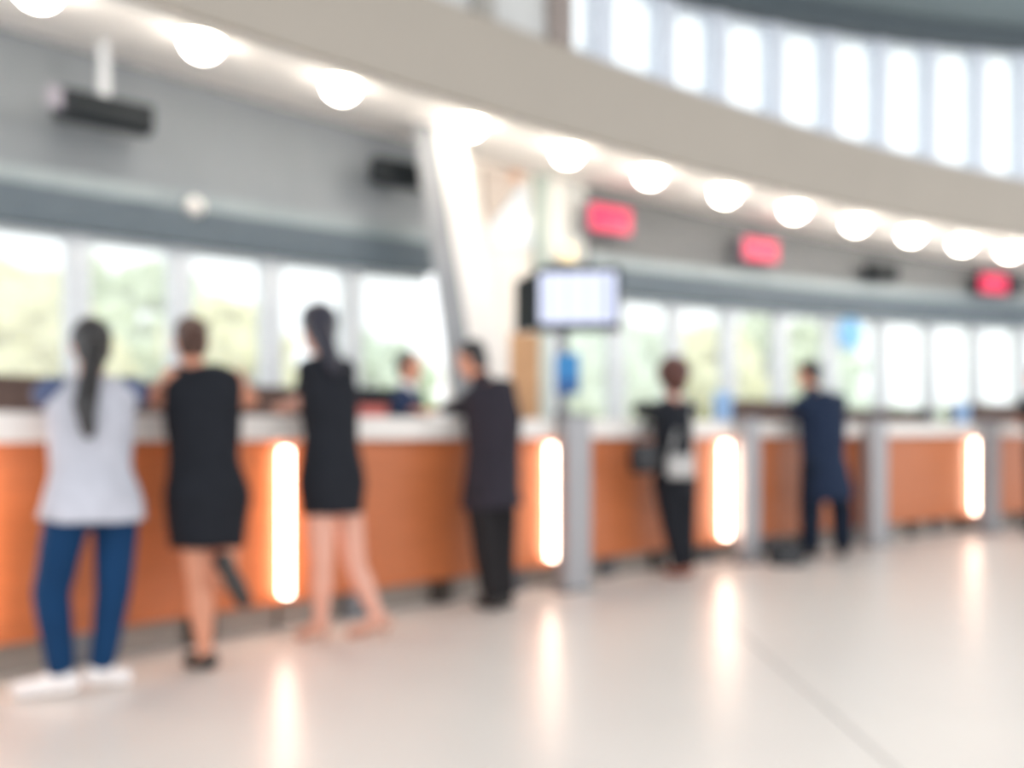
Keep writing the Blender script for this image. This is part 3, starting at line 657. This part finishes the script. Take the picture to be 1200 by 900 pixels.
# woman in short black dress, walking stance
person('woman with long dark hair in a short black dress and nude shoes', 4.36, dict(
    head=(371, 384, .2), neck=(380, 420, .16), chest=(386, 462, .1), waist=(388, 515, .05),
    sh_l=(364, 434, .0), sh_r=(402, 434, .22), el_l=(356, 493, .16), el_r=(370, 492, .42), wr_l=(338, 484, .38), wr_r=(348, 482, .55),
    hip_l=(374, 570, -.05), hip_r=(404, 570, .07), kn_l=(377, 662, -.06), kn_r=(416, 662, .08), ank_l=(376, 742, -.03), ank_r=(442, 738, .06),
    toe_l=(352, 754, .02), toe_r=(412, 754, .06)), 1.03, (-.72, .62, -.12),
    dict(hair=dict(m=H_navy, vol=1.08, tail=[(372, 380, .14, .075), (382, 405, .06, .06), (392, 432, -.03, .036)]),
         top=dict(m=C_black2, name='dress', sleeve='short', hem=(390, 603, .0, .16, .14), cut=2, off=.022), shoes=dict(m=C_nude, kind='pump', heel=True)), True, M_skinp, 1.03)
# man in charcoal suit leaning on the counter
person('man in a charcoal suit leaning forward over the counter to sign', 5.16, dict(
    head=(552, 421, .08), neck=(566, 448, .05), chest=(578, 490, .04), waist=(578, 530, .02),
    sh_l=(556, 466, -.10), sh_r=(592, 456, .18), el_l=(545, 503, .22), el_r=(566, 501, .5), wr_l=(519, 489, .36), wr_r=(532, 489, .6),
    hip_l=(563, 575, -.08), hip_r=(588, 575, .08), kn_l=(569, 644, -.07), kn_r=(588, 642, .08), ank_l=(577, 702, -.03), ank_r=(592, 700, .07),
    toe_l=(562, 712, .06), toe_r=(581, 709, .18)), 1.0, (-.82, .35, -.42),
    dict(hair=dict(m=H_black, vol=.96), top=dict(m=C_suit, name='jacket', sleeve='long', hem=(577, 594, 0, .215, .185), cut=1, off=.036),
         legs=dict(m=C_suit2, r=(.105, .082, .07)), shoes=dict(m=C_shoeb), collar=C_suit), False, M_skin, 1.0)
# auburn haired woman
person('woman with short auburn hair in a black top and black trousers, carrying two bags', 6.3, dict(
    head=(787, 441, .1), neck=(788, 469, .08), chest=(788, 502, .05), waist=(790, 540, .03),
    sh_l=(766, 482, -.04), sh_r=(808, 482, .16), el_l=(750, 522, .06), el_r=(812, 524, .24), wr_l=(750, 486, .26), wr_r=(792, 494, .42),
    hip_l=(780, 565, -.06), hip_r=(802, 565, .07), kn_l=(787, 618, -.04), kn_r=(803, 617, .06), ank_l=(796, 664, -.02), ank_r=(806, 662, .07),
    toe_l=(781, 671, .05), toe_r=(798, 670, .18)), 1.0, (-.5, .85, -.05),
    dict(hair=dict(m=H_red, vol=1.42), top=dict(m=C_black2, name='top', sleeve='long', hem=(790, 582, 0, .17, .13), cut=2, off=.018),
         legs=dict(m=C_black, r=(.1, .075, .062)), shoes=dict(m=C_sand, kind='pump')), True, M_skinp, 1.0)
# man in navy suit
person('man in a navy blue suit bending over the counter', 7.3, dict(
    head=(947, 438, .14), neck=(952, 461, .1), chest=(964, 497, .06), waist=(964, 535, .03),
    sh_l=(938, 474, -.08), sh_r=(984, 470, .2), el_l=(929, 507, .22), el_r=(983, 512, .34), wr_l=(932, 490, .45), wr_r=(955, 492, .6),
    hip_l=(953, 548, -.06), hip_r=(978, 548, .08), kn_l=(950, 597, -.05), kn_r=(986, 597, .09), ank_l=(950, 640, -.03), ank_r=(988, 638, .08),
    toe_l=(936, 646, .08), toe_r=(984, 645, .22)), 1.0, (-.7, .6, -.3),
    dict(hair=dict(m=H_black, vol=.97), top=dict(m=C_navy, name='jacket', sleeve='long', hem=(970, 586, 0, .255, .21), cut=1, off=.05),
         legs=dict(m=C_navy2, r=(.108, .095, .08)), shoes=dict(m=C_shoeb), collar=C_navy), False, M_skin, 1.03)
# person at the frame edge
person('person in dark clothes at the last counter unit, beyond the empty one', 8.95, dict(
    head=(1214, 440, .1), neck=(1216, 461, .08), chest=(1219, 487, .05), waist=(1220, 512, .03),
    sh_l=(1203, 470, -.04), sh_r=(1235, 470, .16), el_l=(1197, 498, .14), el_r=(1238, 500, .24), wr_l=(1196, 490, .36), wr_r=(1220, 492, .42),
    hip_l=(1212, 530, -.06), hip_r=(1228, 530, .07), kn_l=(1211, 572, -.04), kn_r=(1229, 572, .06), ank_l=(1212, 616, -.02), ank_r=(1230, 616, .07),
    toe_l=(1203, 622, .05), toe_r=(1222, 621, .18)), 1.0, (-.5, .85, -.05),
    dict(hair=dict(m=H_brown), top=dict(m=C_black2, name='top', sleeve='short', hem=(1220, 538, 0, .19, .14), cut=2, off=.02),
         legs=dict(m=C_black), shoes=dict(m=C_shoeb)), True, M_skin, 1.0)
# clerk behind the counter
def zy(h, d): return HOR+(CAM_H-h)/d*FPX
dC = 6.2
person('dark haired clerk in a navy uniform standing behind the counter, facing the charcoal suited man', dC, dict(
    head=(481, zy(1.55, dC), 0), neck=(476, zy(1.39, dC), 0), chest=(474, zy(1.2, dC), 0), waist=(473, zy(1.02, dC), 0),
    sh_l=(485, zy(1.33, dC+.15), .15), sh_r=(464, zy(1.33, dC-.15), -.15), el_l=(494, zy(1.08, dC), .1), el_r=(468, zy(1.14, dC-.3), -.33), wr_l=(496, zy(1.21, dC-.1), -.12), wr_r=(484, zy(1.2, dC-.4), -.48),
    hip_l=(480, zy(.87, dC), .08), hip_r=(468, zy(.87, dC), -.08), kn_l=(480, zy(.47, dC), .09), kn_r=(468, zy(.47, dC), -.09), ank_l=(480, zy(.085, dC), .1), ank_r=(467, zy(.085, dC), -.1),
    toe_l=(500, zy(.03, dC), .03), toe_r=(488, zy(.03, dC), -.17)), .98, (.85, -.45, -.12),
    dict(hair=dict(m=H_black, vol=.98), top=dict(m=C_uni, name='jacket', sleeve='long', hem=(474, zy(.8, dC), 0, .18, .14), cut=2, off=.022),
         legs=dict(m=C_black), shoes=dict(m=C_shoeb), collar=C_shirtw), True, M_skin, 1.0)

# ------------------------------------------------------------------ bags
def bag(name, c, rz, dims, m, lab, strap_h, par_m=None, cat='bag', strap_to=None):
    e = tag(empty(name, c, rz), lab, cat); wd, dp, ht = dims
    bm = bmesh.new(); add_box(bm, (0, 0, ht/2), (wd, dp, ht)); bmesh.ops.subdivide_edges(bm, edges=bm.edges[:], cuts=4, use_grid_fill=True)
    for v in bm.verts:
        t = v.co.z/ht; v.co.y *= (1.0-0.35*t*t); v.co.x *= 1.0-0.08*t; v.co += Vector((0, 0, 0))+Vector((mnoise.noise(v.co*9), mnoise.noise(v.co*9+Vector((5, 0, 0))), 0))*0.012
    bmesh.ops.bevel(bm, geom=[ed for ed in bm.edges if ed.calc_face_angle(0) > 0.8], offset=0.018, segments=2, affect='EDGES')
    link('pouch', bm_mesh('m', bm, True), m, e)
    if strap_to is not None:
        bpy.context.view_layer.update(); T_ = e.matrix_world.inverted() @ Vector(strap_to); bm = bmesh.new()
        P_ = [Vector((-wd*0.42, 0, ht-0.03)), T_+Vector((-0.03, -0.03, -0.03)), T_, T_+Vector((0.03, 0.03, -0.03)), Vector((wd*0.42, 0, ht-0.03))]
        for a, b in zip(P_, P_[1:]): cone(bm, a, b, 0.009, 0.009, 8)
        link('strap', bm_mesh('m', bm, True), par_m or m, e)
    for sy in (() if strap_to is not None else (-1, 1)):
        bm = bmesh.new(); pv = None
        for i in range(13):
            a = math.pi*i/12; p = Vector((-wd*0.3*math.cos(a), sy*dp*0.22, ht-0.02+strap_h*math.sin(a)))
            if pv is not None: add_cyl(bm, pv, p, 0.009, seg=8)
            pv = p
        link('handle', bm_mesh('m', bm, True), par_m or m, e)
    link('zip', box_me((0, 0, ht+0.002), (wd*0.8, 0.012, 0.008)), M_steel_d, e)
    return e
M_bagk = mat('black_leather', S(34, 34, 38), 0.45, bump=0.1); M_bagg = mat('pale_grey_bag', S(196, 194, 192), 0.6, bump=0.1)
bag('hand_bag', pix(755, 554, 6.06), math.radians(35), (0.24, 0.11, 0.2), M_bagk, 'black shoulder bag hanging from the shoulder of the auburn haired woman', 0.14, strap_to=pix(766, 482, 6.26)+Vector((0, -0.02, 0.085)))
bag('hand_bag', pix(798, 560, 6.02), math.radians(-12), (0.2, 0.08, 0.16), M_bagg, 'pale grey bag on the back of the auburn haired woman', 0.16, strap_to=pix(806, 482, 6.44)+Vector((0, -0.02, 0.085)))
bx = pix(911, 652, 7.0); bag('travel_bag', (bx.x+0.05, 6.93, 0.0), math.radians(8), (0.28, 0.16, 0.17), M_bagk, 'low black bag on the floor by the feet of the navy suited man', 0.06)

# ------------------------------------------------------------------ outside: ground, trees
M_grass = mat('pale_grass', S(196, 200, 150), 0.9, var=0.12, scale=0.6)
bm = bmesh.new(); add_box(bm, (6, 47, -0.12), (130, 60, 0.1)); tag(link('ground_outside', bm_mesh('m', bm), M_grass), kind='structure')
LF = [mat('leaf_yellow', S(226, 222, 172), 0.8, var=0.2, scale=3), mat('leaf_green', S(198, 210, 178), 0.8, var=0.2, scale=3), mat('leaf_pale', S(208, 222, 200), 0.8, var=0.18, scale=3)]
M_bark = mat('bark', S(150, 134, 116), 0.9, var=0.2, bump=0.3)
def tree(px, d, h, wd, m, lab, bush=False):
    x = (px-600)/FPX*d; e = tag(empty('garden_bush' if bush else 'garden_tree', (x, d, -0.07)), lab, 'bush' if bush else 'tree', 'greenery outside the windows')
    rnd = random.Random(int(px*7+d*13)); bm = bmesh.new(); n = 90 if not bush else 60
    for i in range(n):
        a, b = rnd.uniform(0, 6.283), rnd.uniform(-1, 1); r_ = rnd.uniform(0.35, 1)**0.5; lo_ = 0.62 if not bush else 0.5
        c = Vector((math.cos(a)*math.sqrt(1-b*b)*wd*0.5*r_, math.sin(a)*math.sqrt(1-b*b)*wd*0.5*r_, h*lo_+b*h*(0.34 if not bush else 0.42)*r_))
        q = bmesh.ops.create_icosphere(bm, subdivisions=2, radius=wd*rnd.uniform(0.07, 0.13), matrix=Matrix.Translation(c))
        for v in q['verts']: v.co += (v.co-c)*0.6*mnoise.noise(v.co*(14/wd))
    link('crown' if not bush else 'foliage', bm_mesh('m', bm), m, e)
    bm = bmesh.new(); add_cyl(bm, (0, 0, 0), (0.05*wd, 0, h*0.6), 0.035*h, 0.018*h, 10)
    for k in range(4):
        a = k*1.7+0.4; add_cyl(bm, (0.03*wd, 0, h*0.38), (math.cos(a)*wd*0.3, math.sin(a)*wd*0.3, h*0.66), 0.016*h, 0.006*h, 8)
    link('trunk', bm_mesh('m', bm), M_bark, e)
TR = [(-10, 14, 4.2, 3.0, 0, 'yellow green tree outside the left window behind the woman with the long ponytail', 0), (60, 19, 4.3, 3.2, 0, 'lower yellow green tree outside the left windows', 0), (160, 24, 6.2, 4.4, 1, 'tall green tree outside between the two women', 0),
      (268, 19, 4.2, 2.8, 0, 'slim yellow green tree outside, right of the sleeveless dress', 0), (440, 24, 3.8, 3.2, 2, 'pale bush like tree outside behind the clerk', 0),
      (350, 29, 2.4, 3.6, 1, 'green bush outside behind the woman in the short dress', 1), (700, 21, 3.9, 3.4, 2, 'pale green tree outside below the monitor', 0), (752, 27, 2.6, 3.4, 1, 'rounded green bush outside left of the auburn haired woman', 1), (830, 23, 3.9, 3.2, 0, 'yellow green tree outside right of the auburn haired woman', 0),
      (893, 29, 5.4, 3.6, 1, 'tall green tree outside left of the navy suited man', 0), (960, 34, 5.0, 3.6, 2, 'pale green tree outside behind the navy suited man', 0), (1010, 30, 2.4, 4.0, 2, 'low pale bush outside under the round sign', 1), (1130, 34, 2.4, 5.0, 2, 'low pale bush outside beyond the empty counter unit', 1)]
for px, d, h, wd, mi, l, b in TR: tree(px, d, h, wd, LF[mi], l, bool(b))
